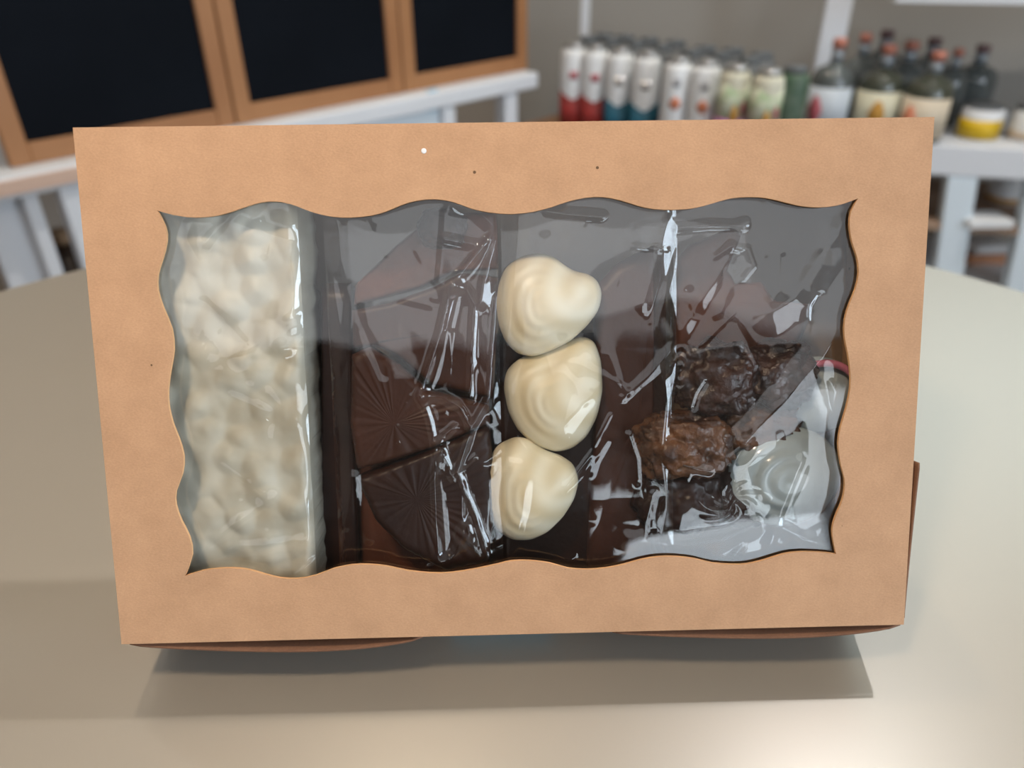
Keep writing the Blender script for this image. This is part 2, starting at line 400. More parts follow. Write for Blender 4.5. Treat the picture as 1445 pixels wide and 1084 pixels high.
def box():
    t = empty('kraft_gift_box', 'brown kraft card box with a wavy-edged clear window, leaning back on the glass table', 'gift box', mtx=BOXM)
    # front panel with hole: triangulated ring
    hole = [L(*p) for p in spline_loop(HOLE, CORN, 2)]
    W2, H2 = BW / 2, BH / 2
    outer = [(-W2, H2), (W2, H2), (W2, -H2), (-W2, -H2)]
    bm = bmesh.new()
    from mathutils.geometry import delaunay_2d_cdt
    pts = [Vector(p) for p in outer + hole]; n = len(hole)
    edges = [(i, (i + 1) % 4) for i in range(4)] + [(4 + i, 4 + (i + 1) % n) for i in range(n)]
    vs, es, fs, ov, oe, of = delaunay_2d_cdt(pts, edges, [], 0, 1e-7)
    hp = np.array(hole)

    def inside(x, y):
        c = False; j = n - 1
        for i in range(n):
            if (hp[i][1] > y) != (hp[j][1] > y) and x < (hp[j][0] - hp[i][0]) * (y - hp[i][1]) / (hp[j][1] - hp[i][1]) + hp[i][0]: c = not c
            j = i
        return c
    front = [bm.verts.new((v.x, v.y, 0)) for v in vs]; back = [bm.verts.new((v.x, v.y, -TH)) for v in vs]
    for f in fs:
        cxx = sum(vs[i].x for i in f) / len(f); cyy = sum(vs[i].y for i in f) / len(f)
        if inside(cxx, cyy): continue
        a = bm.faces.new([front[i] for i in f]); b = bm.faces.new([back[i] for i in reversed(f)]); b.material_index = 1
    for e in [e for e in bm.edges if e.is_boundary and e.verts[0] in set(front)]:
        pass
    fr = {v: i for i, v in enumerate(front)}
    for e in [e for e in bm.edges if e.is_boundary]:
        a, b = e.verts
        if a in fr and b in fr:
            q = bm.faces.new((b, a, back[fr[a]], back[fr[b]]))
            q.material_index = 2
    bmesh.ops.recalc_face_normals(bm, faces=bm.faces)
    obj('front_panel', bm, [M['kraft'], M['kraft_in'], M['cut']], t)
    fu, fv = L(598, 213)
    o = obj('white_fleck', lathe(bmesh.new(), [(.0007, .0), (.0006, .00015), (.0003, .0002)], 12), M['white'], t); o.location = (fu, fv, .00002)
    e = .0002

    def panel(name, lo, hi, bev=.0003):
        return obj(name, box_bm(lo, hi, bev=bev), M['kraft'], t)
    panel('side_panel', (-W2, -H2, -BD), (-W2 + TH, H2, -TH - e))
    panel('side_panel', (W2 - TH, -H2, -BD), (W2, H2, -TH - e))
    panel('top_panel', (-W2 + TH + e, H2 - TH, -BD), (W2 - TH - e, H2, -TH - e))
    panel('bottom_panel', (-W2 + TH + e, -H2, -BD), (W2 - TH - e, -H2 + TH, -TH - e))
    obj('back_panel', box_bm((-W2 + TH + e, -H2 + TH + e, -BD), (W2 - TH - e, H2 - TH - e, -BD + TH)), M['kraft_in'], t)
    # clear window glued behind the front panel
    bm = bmesh.new(); a = 36; b_ = 24
    u0, v1 = L(200, 262); u1, v0 = L(1232, 832)
    g = [[bm.verts.new((u0 + (u1 - u0) * i / a, v0 + (v1 - v0) * j / b_, -TH - .0003 - .0006 * (noise.noise(Vector((i * .21, j * .25, 3))) + 1)
                        * math.sin(PI * i / a) * math.sin(PI * j / b_))) for j in range(b_ + 1)] for i in range(a + 1)]
    for i in range(a):
        for j in range(b_):
            bm.faces.new((g[i][j], g[i + 1][j], g[i + 1][j + 1], g[i][j + 1]))
    obj('window_film', bm, M['film'], t, smooth=True)
    # bowed tuck flaps under the lower edge and at the right side

    def flap(name, axis, a0, a1, bulge, depth0, depth1):
        bm = bmesh.new(); N = 28; rows = []
        for i in range(N + 1):
            s = i / N; prof = (math.sin(PI * s) ** .6) * bulge * (1 - .25 * math.cos(PI * s))
            row = []
            for k in range(6):
                q = k / 5; d = depth0 + (depth1 - depth0) * q
                off = prof * (1 - q) ** 1.2 + .0002
                for th in (0, .0006):
                    if axis == 'b': row.append(bm.verts.new((a0 + (a1 - a0) * s, -H2 - off - th, -d)))
                    else:
                        pr = bulge * (1 - s) ** 1.3 * (1 if s > .02 else .9)
                        row.append(bm.verts.new((W2 + pr * (1 - q) ** 1.2 + .0002 + th, a0 + (a1 - a0) * s, -d)))
            rows.append(row)
        for p, q in zip(rows, rows[1:]):
            for k in range(0, 10, 2):
                bm.faces.new((p[k], q[k], q[k + 2], p[k + 2])); bm.faces.new((q[k + 1], p[k + 1], p[k + 3], q[k + 3]))
            bm.faces.new((p[0], p[1], q[1], q[0])); bm.faces.new((p[10], q[10], q[11], p[11]))
        for r in (rows[0], rows[-1]):
            for k in range(0, 10, 2): bm.faces.new((r[k], r[k + 2], r[k + 3], r[k + 1]))
        bmesh.ops.recalc_face_normals(bm, faces=bm.faces)
        obj(name, bm, M['flap'], t, smooth=True)
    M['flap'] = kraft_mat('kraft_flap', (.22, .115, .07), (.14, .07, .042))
    ua = L(180, 911)[0]; ub = L(596, 900)[0]; uc = L(865, 888)[0]; ud = L(1274, 880)[0]
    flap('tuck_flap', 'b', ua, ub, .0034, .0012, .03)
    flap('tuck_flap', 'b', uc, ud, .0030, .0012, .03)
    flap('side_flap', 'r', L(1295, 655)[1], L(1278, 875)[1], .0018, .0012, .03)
    return t


box()

# teal block that props the box: its lip shows as a blurred reflection under the front edge
M['teal'] = mat('teal_plastic', (.03, .27, .40), .4)
t = empty('prop_block', 'teal block behind and under the middle of the kraft box, showing in the glass', 'stand', (0, 0, TZ))
bm = bmesh.new()
s, c = .40673664, .91354546


def prism(bm, prof, x0, x1):
    a = [bm.verts.new((x0, y, z)) for y, z in prof]; b = [bm.verts.new((x1, y, z)) for y, z in prof]
    bm.faces.new(a); bm.faces.new(list(reversed(b)))
    for i in range(len(prof)):
        j = (i + 1) % len(prof); bm.faces.new((a[j], a[i], b[i], b[j]))
    bmesh.ops.recalc_face_normals(bm, faces=bm.faces)


prism(bm, [(.0205, .0), (.0385, .0), (.0385, .0014), (.0205, .0018 + (.0415 - .0205) * s / c)], -.020, .012)
obj('lip', bm, M['teal'], t)
bm = bmesh.new()
y0 = BD * c + .0012
prism(bm, [(y0, 0), (y0 + .05, 0), (y0 + .05, .05), (y0 + .0325, .075), (y0 + .001, .006)], -.016, .008)
obj('back_rest', bm, M['teal'], t)

# ------------------------------------------------------------------ contents of the box (built in box-local space)


def local(o):
    o.matrix_world = BOXM; return o


def in_box(name, bm, mt, label, cat, group=None, smooth=True, centre=None):
    """mesh built in box-local coordinates, re-based to its own centre"""
    xs = [v.co.copy() for v in bm.verts]; c = sum(xs, Vector()) / len(xs)
    if centre: c = Vector(centre)
    for v in bm.verts: v.co -= c
    o = obj(name, bm, mt, smooth=smooth); o.matrix_world = BOXM @ Matrix.Translation(c)
    return tag(o, label, cat, group)


def resample(pts, n):
    p = np.array(pts + [pts[0]], float); d = np.r_[0, np.cumsum(np.hypot(*np.diff(p, axis=0).T))]
    s = np.linspace(0, d[-1], n, endpoint=False)
    return np.stack([np.interp(s, d, p[:, 0]), np.interp(s, d, p[:, 1])], 1)


def fan_bm(pix, n0, thick, centre=None, rings=14, seg=96, dome=.0, edge=.0015, radial=0, ramp=.0004, round_=0, groove=0, gr_n=5, rough=0, tilt=(0, 0), seed=0, flat=.0, soft=0):
    """solid whose outline is traced (star-shaped about centre); top surface n0 out of the box face, going back by thick"""
    P = resample([L(x, y, n0) for x, y in pix], seg)
    for _ in range(round_):
        P = (np.roll(P, 1, 0) + 2 * P + np.roll(P, -1, 0)) / 4
    c = np.array(L(*centre, n0)) if centre else P.mean(0)
    bm = bmesh.new(); prev = None; cv = None
    R = np.abs(P - c).max()

    def z(q, ang, r):
        h = n0 - dome * (r ** 2.2)
        if edge: h -= edge * max(0, (r - .88) / .12) ** 2
        if radial: h += ramp * (abs(math.sin(ang * radial / 2)) - .6) * min(1, r * 2)
        if rough:
            h += rough * noise.fractal(Vector((q[0] * 180, q[1] * 180, seed * 7.3)), 1, 2, 4)
        h += tilt[0] * (q[0] - c[0]) + tilt[1] * (q[1] - c[1])
        if groove: h += groove * math.cos(r * gr_n * 2 * PI) * min(1, max(0, (c[0] + .004 - q[0]) / .008)) * min(1, r * 3)
        return h
    PS = P.copy()
    for _ in range(soft):
        PS = (np.roll(PS, 1, 0) + 2 * PS + np.roll(PS, -1, 0)) / 4
    cv = bm.verts.new((c[0], c[1], z(c, 0, 0)))
    for k in range(1, rings + 1):
        r = (k / rings) ** .8
        ring = []
        for i in range(seg):
            q = c + ((P[i] * r + PS[i] * (1 - r) if soft else P[i]) - c) * r
            ring.append(bm.verts.new((q[0], q[1], z(q, math.atan2(q[1] - c[1], q[0] - c[0]), r))))
        if prev is None:
            for i in range(seg): bm.faces.new((cv, ring[i], ring[(i + 1) % seg]))
        else:
            for i in range(seg): bm.faces.new((prev[i], ring[i], ring[(i + 1) % seg], prev[(i + 1) % seg]))
        prev = ring
    zmin = n0 - thick
    for q in (0.5, 1.0):
        ring = [bm.verts.new((c[0] + (v.co.x - c[0]) * (1 - .03 * q), c[1] + (v.co.y - c[1]) * (1 - .03 * q), v.co.z + (zmin - v.co.z) * q)) for v in (last if q > .5 else prev)]
        src = last if q > .5 else prev
        for i in range(seg): bm.faces.new((src[i], ring[i], ring[(i + 1) % seg], src[(i + 1) % seg]))
        last = ring
    bm.faces.new(list(reversed(last)))
    bmesh.ops.recalc_face_normals(bm, faces=bm.faces)
    return bm


def rock_bm(x, y, n, rx, ry, rz, seed, amp=.18, sub=5, fr=2.2):
    bm = bmesh.new(); bmesh.ops.create_icosphere(bm, subdivisions=sub, radius=1)
    c = Vector((*L(x, y, n), n))
    for v in bm.verts:
        d = v.co.normalized()
        s = 1 + amp * noise.fractal(d * fr + Vector((seed * 3.1, 0, 0)), 1, 2.1, 5) + amp * .5 * noise.noise(d * 7 + Vector((seed, 5, 0)))
        p = d * s
        # boxy-ness
        p = Vector([math.copysign(abs(a) ** .8, a) for a in p])
        v.co = c + Vector((p.x * rx, p.y * ry, p.z * rz))
    return bm


# nougat slab ---------------------------------------------------
def nougat():
    bm = bmesh.new(); nx, ny = 70, 170
    n0 = -.0062
    tl = L(190, 256, n0); bl = L(226, 838, n0); tr = L(414, 258, n0); br = L(444, 838, n0)
    vs = []
    for j in range(ny + 1):
        t = j / ny; row = []
        for i in range(nx + 1):
            s = i / nx
            a = Vector(tl).lerp(Vector(bl), t); b = Vector(tr).lerp(Vector(br), t); p = a.lerp(b, s)
            q = Vector((p.x * 1000, p.y * 1000, 0))
            cell = noise.voronoi(q * .13)[0]
            lump = max(0, 1 - cell[0] * 1.5)
            cell2 = noise.voronoi(q * .27 + Vector((9, 4, 1)))[0]
            h = .0017 * lump + .0002 * (1 - cell2[0]) + .0020 * noise.fractal(q * .08, 1, 2, 2) - .001
            ed = min(s, 1 - s, t, 1 - t); h -= .003 * max(0, 1 - ed / .05) ** 2
            row.append(bm.verts.new((p.x, p.y, n0 + h - .001)))
        vs.append(row)
    for j in range(ny):
        for i in range(nx):
            bm.faces.new((vs[j][i], vs[j][i + 1], vs[j + 1][i + 1], vs[j + 1][i]))
    border = [vs[0][i] for i in range(nx + 1)] + [vs[j][nx] for j in range(1, ny + 1)] + [vs[ny][i] for i in range(nx - 1, -1, -1)] + [vs[j][0] for j in range(ny - 1, 0, -1)]
    prev = border
    for k in (1, 2, 3):
        ring = [bm.verts.new((v.co.x + .0006 * noise.noise(v.co * 300 + Vector((k, 0, 0))), v.co.y, v.co.z - .006)) for v in prev]
        for i in range(len(ring)):
            j = (i + 1) % len(ring); bm.faces.new((prev[i], prev[j], ring[j], ring[i]))
        prev = ring
    bm.faces.new(prev)
    bmesh.ops.recalc_face_normals(bm, faces=bm.faces)
    in_box('nougat_slab', bm, M['nougat'], 'lumpy cream-white slab at the left end of the box window', 'confection')


nougat()

# chocolate pieces in the second bag
CH = 'dark chocolate pieces behind the crumpled film'
in_box('chocolate_piece', fan_bm([(497, 500), (520, 490), (560, 515), (603, 553), (690, 575), (692, 600), (612, 634), (540, 655), (503, 664), (494, 600)], -.0115, .009, centre=(556, 598), radial=44, ramp=.0006, tilt=(-.08, .05)),
       M['choc'], 'dark chocolate piece with lines fanning out, in the middle of the chocolate stack', 'chocolate', CH)
in_box('chocolate_piece', fan_bm([(503, 676), (560, 656), (618, 634), (690, 604), (700, 700), (690, 795), (628, 806), (570, 775), (530, 735)], -.0105, .009, centre=(588, 705), radial=40, ramp=.0007, tilt=(-.05, -.05)),
       M['choc_d'], 'lowest fan-lined dark chocolate piece, just above the lower wavy edge', 'chocolate', CH)
in_box('chocolate_piece', fan_bm([(497, 438), (548, 428), (612, 405), (650, 385), (704, 392), (702, 470), (695, 566), (606, 545), (560, 503), (516, 482), (498, 492)], -.0145, .010, centre=(612, 470), radial=0, tilt=(-.06, .1)),
       M['choc'], 'smooth brown chocolate piece above the fan-lined ones', 'chocolate', CH)
in_box('chocolate_piece', fan_bm([(497, 432), (500, 402), (560, 345), (600, 312), (640, 300), (700, 300), (704, 380), (640, 384), (590, 408)], -.017, .010, centre=(610, 355), rough=.0006, seed=2, tilt=(0, .06)),
       M['choc_red'], 'reddish brown chocolate piece slanting up to the right near the upper wavy edge', 'chocolate', CH)
in_box('chocolate_cluster', rock_bm(624, 322, -.013, .0065, .0055, .004, 3), M['choc_d'], 'small knobbly dark chocolate lump under the top edge left of the bright fold', 'chocolate', CH)
in_box('chocolate_bar', fan_bm([(452, 400), (495, 400), (500, 620), (505, 830), (455, 830), (452, 620)], -.022, .012, centre=(476, 620), rings=8), M['choc_d'],
       'narrow very dark chocolate bar between the cream slab and the fanned pieces', 'chocolate', CH)
in_box('chocolate_bar', fan_bm([(500, 560), (690, 560), (700, 830), (508, 830)], -.026, .010, centre=(600, 700), rings=8), M['choc_red'],
       'brown chocolate bar lying at the back below the fan-lined pieces', 'chocolate', CH)

# hearts
HR = 'cream white chocolate hearts'
h1 = [(700, 430), (704, 400), (714, 376), (738, 360), (762, 355), (784, 360), (802, 374), (816, 383), (836, 386), (851, 396), (858, 415), (853, 440), (836, 463), (812, 485), (785, 500), (756, 510), (730, 504), (712, 484), (703, 458)]
h2 = [(711, 553), (715, 528), (735, 510), (765, 502), (798, 488), (828, 478), (846, 486), (856, 515), (858, 560), (850, 598), (834, 628), (812, 645), (788, 650), (758, 640), (733, 618), (718, 590)]
h3 = [(686, 700), (688, 662), (702, 638), (728, 626), (750, 630), (770, 646), (796, 655), (815, 668), (823, 692), (816, 720), (800, 745), (776, 768), (750, 779), (722, 778), (700, 762), (689, 735)]
for pix, n0, cen, lb in ((h2, -.0085, (785, 570), 'cream white chocolate heart in the middle of the column of three'),
                         (h1, -.0065, (770, 430), 'cream white chocolate heart at the top of the column of three'),
                         (h3, -.0065, (755, 705), 'cream white chocolate heart at the bottom of the column of three')):
    in_box('chocolate_heart', fan_bm(pix, n0, .012, centre=cen, rings=28, seg=110, dome=.0075, edge=.0026, round_=4, groove=.00012, gr_n=5, soft=90, tilt=(-.06, 0)), M['heart'], lb, 'chocolate', HR)

# dark slabs behind the hearts and in the right bag
in_box('chocolate_bar', fan_bm([(842, 405), (870, 372), (924, 345), (925, 520), (922, 805), (828, 805), (838, 640)], -.021, .012, centre=(900, 600), rings=10, rough=.0005), M['choc'],
       'tall dark brown chocolate bar standing right of the three hearts', 'chocolate')
in_box('chocolate_bar', fan_bm([(700, 470), (860, 470), (860, 805), (690, 805)], -.024, .010, centre=(780, 640), rings=8), M['choc_d'],
       'very dark chocolate bar lying flat behind the three hearts', 'chocolate')
in_box('dark_reflection_slab', fan_bm([(957, 365), (975, 345), (1035, 320), (1048, 330), (1022, 372), (1040, 400), (1078, 398), (1095, 425), (1150, 430), (1140, 465), (1120, 500), (955, 500)], -.024, .008, centre=(1005, 430), rings=10, rough=.0008), M['choc_red'],  # solid in place of the dark silhouette reflected in the film
       'dark silhouette reflected in the film, shaped as a slab at the back of the right-hand bag', 'chocolate')
for x, y, n, rx, ry, rz, sd, mt, lb in (
        (1008, 535, -.013, .0125, .0105, .008, 1, 'rock', 'knobbly dark chocolate lump at the top of the right-hand heap'),
        (1092, 530, -.015, .0115, .0095, .008, 2, 'rock', 'dark chocolate lump right of the topmost one in the right-hand heap'),
        (966, 628, -.0115, .0135, .0095, .008, 4, 'rock_b', 'golden-brown nutty chocolate lump on the left of the right-hand heap'),
        (1070, 600, -.018, .0125, .0080, .007, 5, 'rock_b', 'brown nutty chocolate lump behind the pale round sweet'),
        (955, 705, -.017, .0115, .0100, .008, 6, 'choc_d', 'black-brown chocolate lump below the golden-brown nutty one'),
        (1040, 690, -.020, .0130, .0110, .007, 8, 'choc_d', 'black-brown chocolate lump low in the heap, left of the pale round sweet')):
    in_box('chocolate_cluster', rock_bm(x, y, n, rx, ry, rz, sd, amp=.26), M[mt], lb, 'chocolate', 'chocolate lumps in the right-hand bag')

# film reflections at lower right, modelled as pale solids
def ellipse(cx, cy, rx, ry, rot=0, n=24):
    return [(cx + rx * math.cos(a) * math.cos(rot) - ry * math.sin(a) * math.sin(rot), cy + rx * math.cos(a) * math.sin(rot) + ry * math.sin(a) * math.cos(rot)) for a in [2 * PI * k / n for k in range(n)]]


o = in_box('reflection_solid', fan_bm(ellipse(1118, 680, 84, 72, -.25), -.0085, .010, dome=.005, edge=.001, rings=20, groove=.0003, gr_n=4), M['reflect_pale'],
           'film reflection modelled as a pale round sweet with rings at the lower right of the window', 'sheen')
o = in_box('reflection_solid', fan_bm(ellipse(1165, 562, 60, 56, -.2), -.0125, .009, dome=.005, edge=.001, rings=18), [M['reflect_pale']],
           'film reflection modelled as a pale round sweet with a pink rim at the right edge of the window', 'sheen')
par = o
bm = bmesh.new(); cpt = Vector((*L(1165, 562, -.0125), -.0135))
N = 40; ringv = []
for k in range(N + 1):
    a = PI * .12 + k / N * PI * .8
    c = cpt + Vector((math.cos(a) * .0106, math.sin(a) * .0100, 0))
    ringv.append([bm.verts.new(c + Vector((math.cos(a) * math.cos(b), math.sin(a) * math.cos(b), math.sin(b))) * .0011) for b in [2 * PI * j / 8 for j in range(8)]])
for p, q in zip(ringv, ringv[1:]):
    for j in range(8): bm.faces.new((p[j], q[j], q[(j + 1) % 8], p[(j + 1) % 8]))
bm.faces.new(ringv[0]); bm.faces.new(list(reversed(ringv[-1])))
o = obj('reflection_rim', bm, M['pink'], smooth=True); o.parent = par; o.matrix_world = BOXM; o['label'] = 'pink rim'

# ------------------------------------------------------------------ cellophane bags
def seg_dist(X, Y, ax, ay, bx, by):
    dx, dy = bx - ax, by - ay; l2 = dx * dx + dy * dy
    t = np.clip(((X - ax) * dx + (Y - ay) * dy) / l2, 0, 1)
    d = np.hypot(X - ax - t * dx, Y - ay - t * dy)
    side = np.sign((X - ax) * dy - (Y - ay) * dx)
    return d, side


def crease(X, Y, pts, A, wl, wr, p=2.0, taper=True):
    """fold ridge in mm; pts in mm; wl/wr widths left/right of the line's direction (v up)"""
    best = np.full(X.shape, 1e9); sd = np.zeros(X.shape)
    n = len(pts)
    tt = np.zeros(X.shape)
    for i in range(n - 1):
        d, s = seg_dist(X, Y, *pts[i], *pts[i + 1])
        m = d < best; best = np.where(m, d, best); sd = np.where(m, s, sd)
    wv = np.where(sd > 0, wl, wr)
    return A * np.clip(1 - best / wv, 0, 1) ** p


def crumple(X, Y, seed, cell, amp):
    """piecewise flat facets: interpolate random heights over a jittered triangulated lattice"""
    r = np.random.default_rng(seed)
    gx = (X - X.min()) / cell + 3; gy = (Y - Y.min()) / (cell * 1.6) + 3
    sk = gx + .5 * gy
    i = np.floor(sk).astype(int); j = np.floor(gy).astype(int); fx = sk - i; fy = gy - j
    tab = r.normal(0, 1, (i.max() + 3, j.max() + 3))
    h00 = tab[i, j]; h10 = tab[i + 1, j]; h01 = tab[i, j + 1]; h11 = tab[i + 1, j + 1]
    lo = h00 + fx * (h10 - h00) + fy * (h11 - h10); up = h00 + fy * (h01 - h00) + fx * (h11 - h01)
    return amp * np.where(fx > fy, lo, up)


def warp(X, Y, seed, s, a):
    r = np.random.default_rng(seed); W1 = np.zeros(X.shape); W2 = np.zeros(X.shape)
    for k in range(5):
        f = r.uniform(.5, 1.6) / s; th = r.uniform(0, 2 * PI); ph = r.uniform(0, 2 * PI, 2)
        W1 += np.sin((X * math.cos(th) + Y * math.sin(th)) * f + ph[0]); W2 += np.sin((X * math.sin(th) - Y * math.cos(th)) * f + ph[1])
    return X + a * W1 / 2, Y + a * W2 / 2


def bag(label, px0, px1, py0, py1, n0, creases, seed, crum=((9, .22), (4, .05)), bulge=.8, res=.42, extra=None):
    u0, v1 = L(px0, py0, n0); u1, v0 = L(px1, py1, n0)
    x = np.arange(u0 * 1000, u1 * 1000, res); y = np.arange(v0 * 1000, v1 * 1000, res)
    X, Y = np.meshgrid(x, y, indexing='ij')
    s = (X - X.min()) / (X.max() - X.min()); t = (Y - Y.min()) / (Y.max() - Y.min())
    wob = .5 + .28 * np.sin(t * 9 + seed) + .22 * np.sin(t * 23 + seed * 2.3)
    env = np.clip(np.minimum(s, 1 - s) / (.03 + .10 * wob), 0, 1) ** .8
    H = -(.7 + 1.1 * (1 - wob)) * (1 - env) + bulge * np.sin(PI * s)
    Xw, Yw = warp(X, Y, seed, 14, 2.2)
    for k, (cell, amp) in enumerate(crum):
        H += crumple(Xw, Yw, seed * 10 + k, cell, amp)
    Xc, Yc = warp(X, Y, seed + 50, 9, .35)
    for pts, A, wl, wr, p in creases:
        P = [tuple(1000 * q for q in L(a, b, n0)) for a, b in pts]
        H += crease(Xc, Yc, P, A, wl, wr, p)
    rr = random.Random(seed)
    for k in range(22):
        ax_, ay_ = rr.uniform(X.min(), X.max()), rr.uniform(Y.min(), Y.max())
        th_ = rr.gauss(PI / 2, .55); ln_ = rr.uniform(6, 26)
        mid = (ax_ + math.cos(th_) * ln_ / 2 + rr.uniform(-1, 1), ay_ + math.sin(th_) * ln_ / 2)
        H += crease(Xc, Yc, [(ax_, ay_), mid, (ax_ + math.cos(th_) * ln_, ay_ + math.sin(th_) * ln_)], rr.uniform(.10, .34) * rr.choice((1, 1, -1)), rr.uniform(.9, 2.6), rr.uniform(.9, 2.6), rr.choice((1, 1.6)))
    if extra is not None: H += extra(X, Y)
    H = n0 * 1000 + np.minimum(H, (-.0024 - n0) * 1000)
    # light smoothing so folds keep a tiny radius
    H[1:-1, 1:-1] = (H[1:-1, 1:-1] * 4 + H[:-2, 1:-1] + H[2:, 1:-1] + H[1:-1, :-2] + H[1:-1, 2:]) / 8
    nx, ny = H.shape
    V = np.stack([X, Y, H], -1).reshape(-1, 3) / 1000
    idx = np.arange(nx * ny).reshape(nx, ny)
    Fq = np.stack([idx[:-1, :-1], idx[1:, :-1], idx[1:, 1:], idx[:-1, 1:]], -1).reshape(-1, 4)
    c = V.mean(0)
    root = empty('cellophane_bag', label, 'cellophane bag', group='clear cellophane bags in the box', mtx=BOXM @ Matrix.Translation(Vector(c)))
    me = D.meshes.new('front_film'); me.from_pydata((V - c).tolist(), [], Fq.tolist()); me.update()
    obj('front_film', me, M['bag'], root, smooth=True)
    # back film close to the back panel, with folded side walls
    bm = bmesh.new(); zb = -BD + TH + .0012; N = 12
    front = [[V[idx[0, j]] for j in range(0, ny, 4)], [V[idx[-1, j]] for j in range(0, ny, 4)]]
    L_, R_ = [[(bm.verts.new(Vector(p) - Vector(c)), bm.verts.new(Vector((p[0] + sg * .0006 * noise.noise(Vector(p) * 400), p[1], (p[2] + zb) / 2)) - Vector(c)), bm.verts.new(Vector((p[0], p[1], zb)) - Vector(c))) for p in fr] for fr, sg in zip(front, (1, -1))]
    for side in (L_, R_):
        for a, b in zip(side, side[1:]):
            bm.faces.new((a[0], b[0], b[1], a[1])); bm.faces.new((a[1], b[1], b[2], a[2]))
    for a, b, cc, d in zip(L_, L_[1:], R_, R_[1:]): bm.faces.new((a[2], b[2], d[2], cc[2]))
    obj('back_film', bm, M['bag'], root, smooth=False)
    return root


# folds traced on each bag: (points, height mm, width on the left mm, width on the right mm, profile)
bag('clear bag around the cream-white slab, with a thin upright fold on its right', 205, 449, 262, 838, -.0040,
    [([(444, 275), (447, 380), (452, 490), (446, 620), (448, 830)], .5, 1.2, 3.5, 1.0),
     ([(400, 490), (452, 490)], .35, 3, 3, 1.2), ([(440, 330), (398, 490)], .35, 3, 4, 1), ([(398, 490), (430, 640), (444, 780)], .35, 2.5, 3, 1),
     ([(262, 800), (330, 740), (385, 700)], .5, 3, 3, 1.2), ([(262, 805), (340, 770), (430, 760)], .4, 3, 3, 1.2),
     ([(330, 560), (382, 580)], .35, 2, 2, 1.5), ([(232, 300), (330, 300), (440, 332)], .4, 3, 4, 1)],
    3, crum=((8, .12), (3.5, .03)))
bag('clear bag around the fan-lined chocolate, with bright sharp folds down its right', 452, 712, 262, 838, -.0062,
    [([(712, 308), (680, 350), (639, 402)], 1.7, 1.6, 4.2, 2.0),
     ([(639, 402), (622, 470), (591, 557)], 2.1, 1.8, 5.0, 2.0),
     ([(639, 402), (660, 408), (672, 430), (668, 480), (664, 560)], 1.1, 2.6, 2.6, 2.0),
     ([(709, 310), (698, 350), (684, 400), (680, 428)], 1.6, 2.0, 3.4, 2.0),
     ([(591, 557), (625, 558), (650, 572), (664, 597)], 1.3, 3.5, 1.6, 2.0),
     ([(591, 557), (606, 595), (615, 632)], 1.7, 1.5, 4.2, 2.0),
     ([(615, 632), (614, 700), (616, 782)], 1.9, 1.4, 4.5, 2.0),
     ([(615, 632), (628, 615), (642, 602)], .7, 3, 2, 2.0),
     ([(702, 420), (690, 560), (668, 600), (647, 665), (672, 730), (692, 795)], 1.2, 1.0, 1.6, 1.3),
     ([(640, 284), (672, 290), (700, 318)], 1.3, 4.0, 1.5, 2.0),
     ([(628, 300), (626, 350), (622, 400)], 1.1, 1.5, 5.5, 1.3), ([(630, 335), (675, 345)], .5, 2, 2, 1.5),
     ([(616, 790), (640, 780), (655, 745)], 1.3, 5, 2, 1.2), ([(655, 745), (680, 790)], .9, 4, 3, 1.2), ([(628, 640), (652, 700), (655, 745)], .9, 4, 1.6, 1.2),
     ([(470, 300), (480, 360), (500, 430), (492, 560), (496, 700), (480, 800)], .8, 3, 3, 1.0),
     ([(520, 760), (505, 700), (500, 672)], .5, 2, 2, 1), ([(520, 280), (545, 430), (560, 600), (556, 800)], .5, 7, 6, 1.2)],
    5, crum=((10, .16), (4.5, .03)))
bag('clear bag around the three cream hearts and the tall dark bar', 706, 950, 262, 838, -.0046,
    [([(735, 300), (722, 420), (712, 620), (720, 800)], .5, 2, 3, 1.0), ([(770, 340), (742, 640), (725, 800)], .35, 3, 3, 1.2),
     ([(770, 300), (800, 305), (850, 308)], .5, 1.5, 2.5, 1.4), ([(940, 310), (920, 370), (905, 430)], .5, 2, 3, 1.2),
     ([(855, 500), (870, 540)], .3, 2, 2, 1.2), ([(690, 650), (730, 655)], .3, 2, 2, 1.5), ([(770, 500), (790, 600), (830, 560)], .5, 5, 6, 1.4),
     ([(885, 760), (950, 770)], .6, 4, 4, 1.2)],
    8, crum=((10, .10), (4, .02)))


def knot(X, Y):
    cx_, cy_ = [1000 * q for q in L(1030, 708, -.0045)]
    R = np.hypot(X - cx_, (Y - cy_) * 1.4); A = np.arctan2(Y - cy_, X - cx_)
    h = .55 * np.abs(np.sin(A * 3.5 + R * .55)) * np.exp(-(R / 6.5) ** 2)
    c2x, c2y = [1000 * q for q in L(1180, 800, -.0045)]
    R2 = np.hypot(X - c2x, Y - c2y)
    h += .35 * np.abs(np.sin(R2 * .62)) * np.exp(-((R2 - 9) / 6) ** 2)
    c3x, c3y = [1000 * q for q in L(960, 520, -.0045)]
    R3 = np.hypot((X - c3x) * 1.6, (Y - c3y) * .7)
    return h + .3 * np.abs(np.sin(R3 * 1.9)) * np.exp(-(R3 / 4) ** 2)


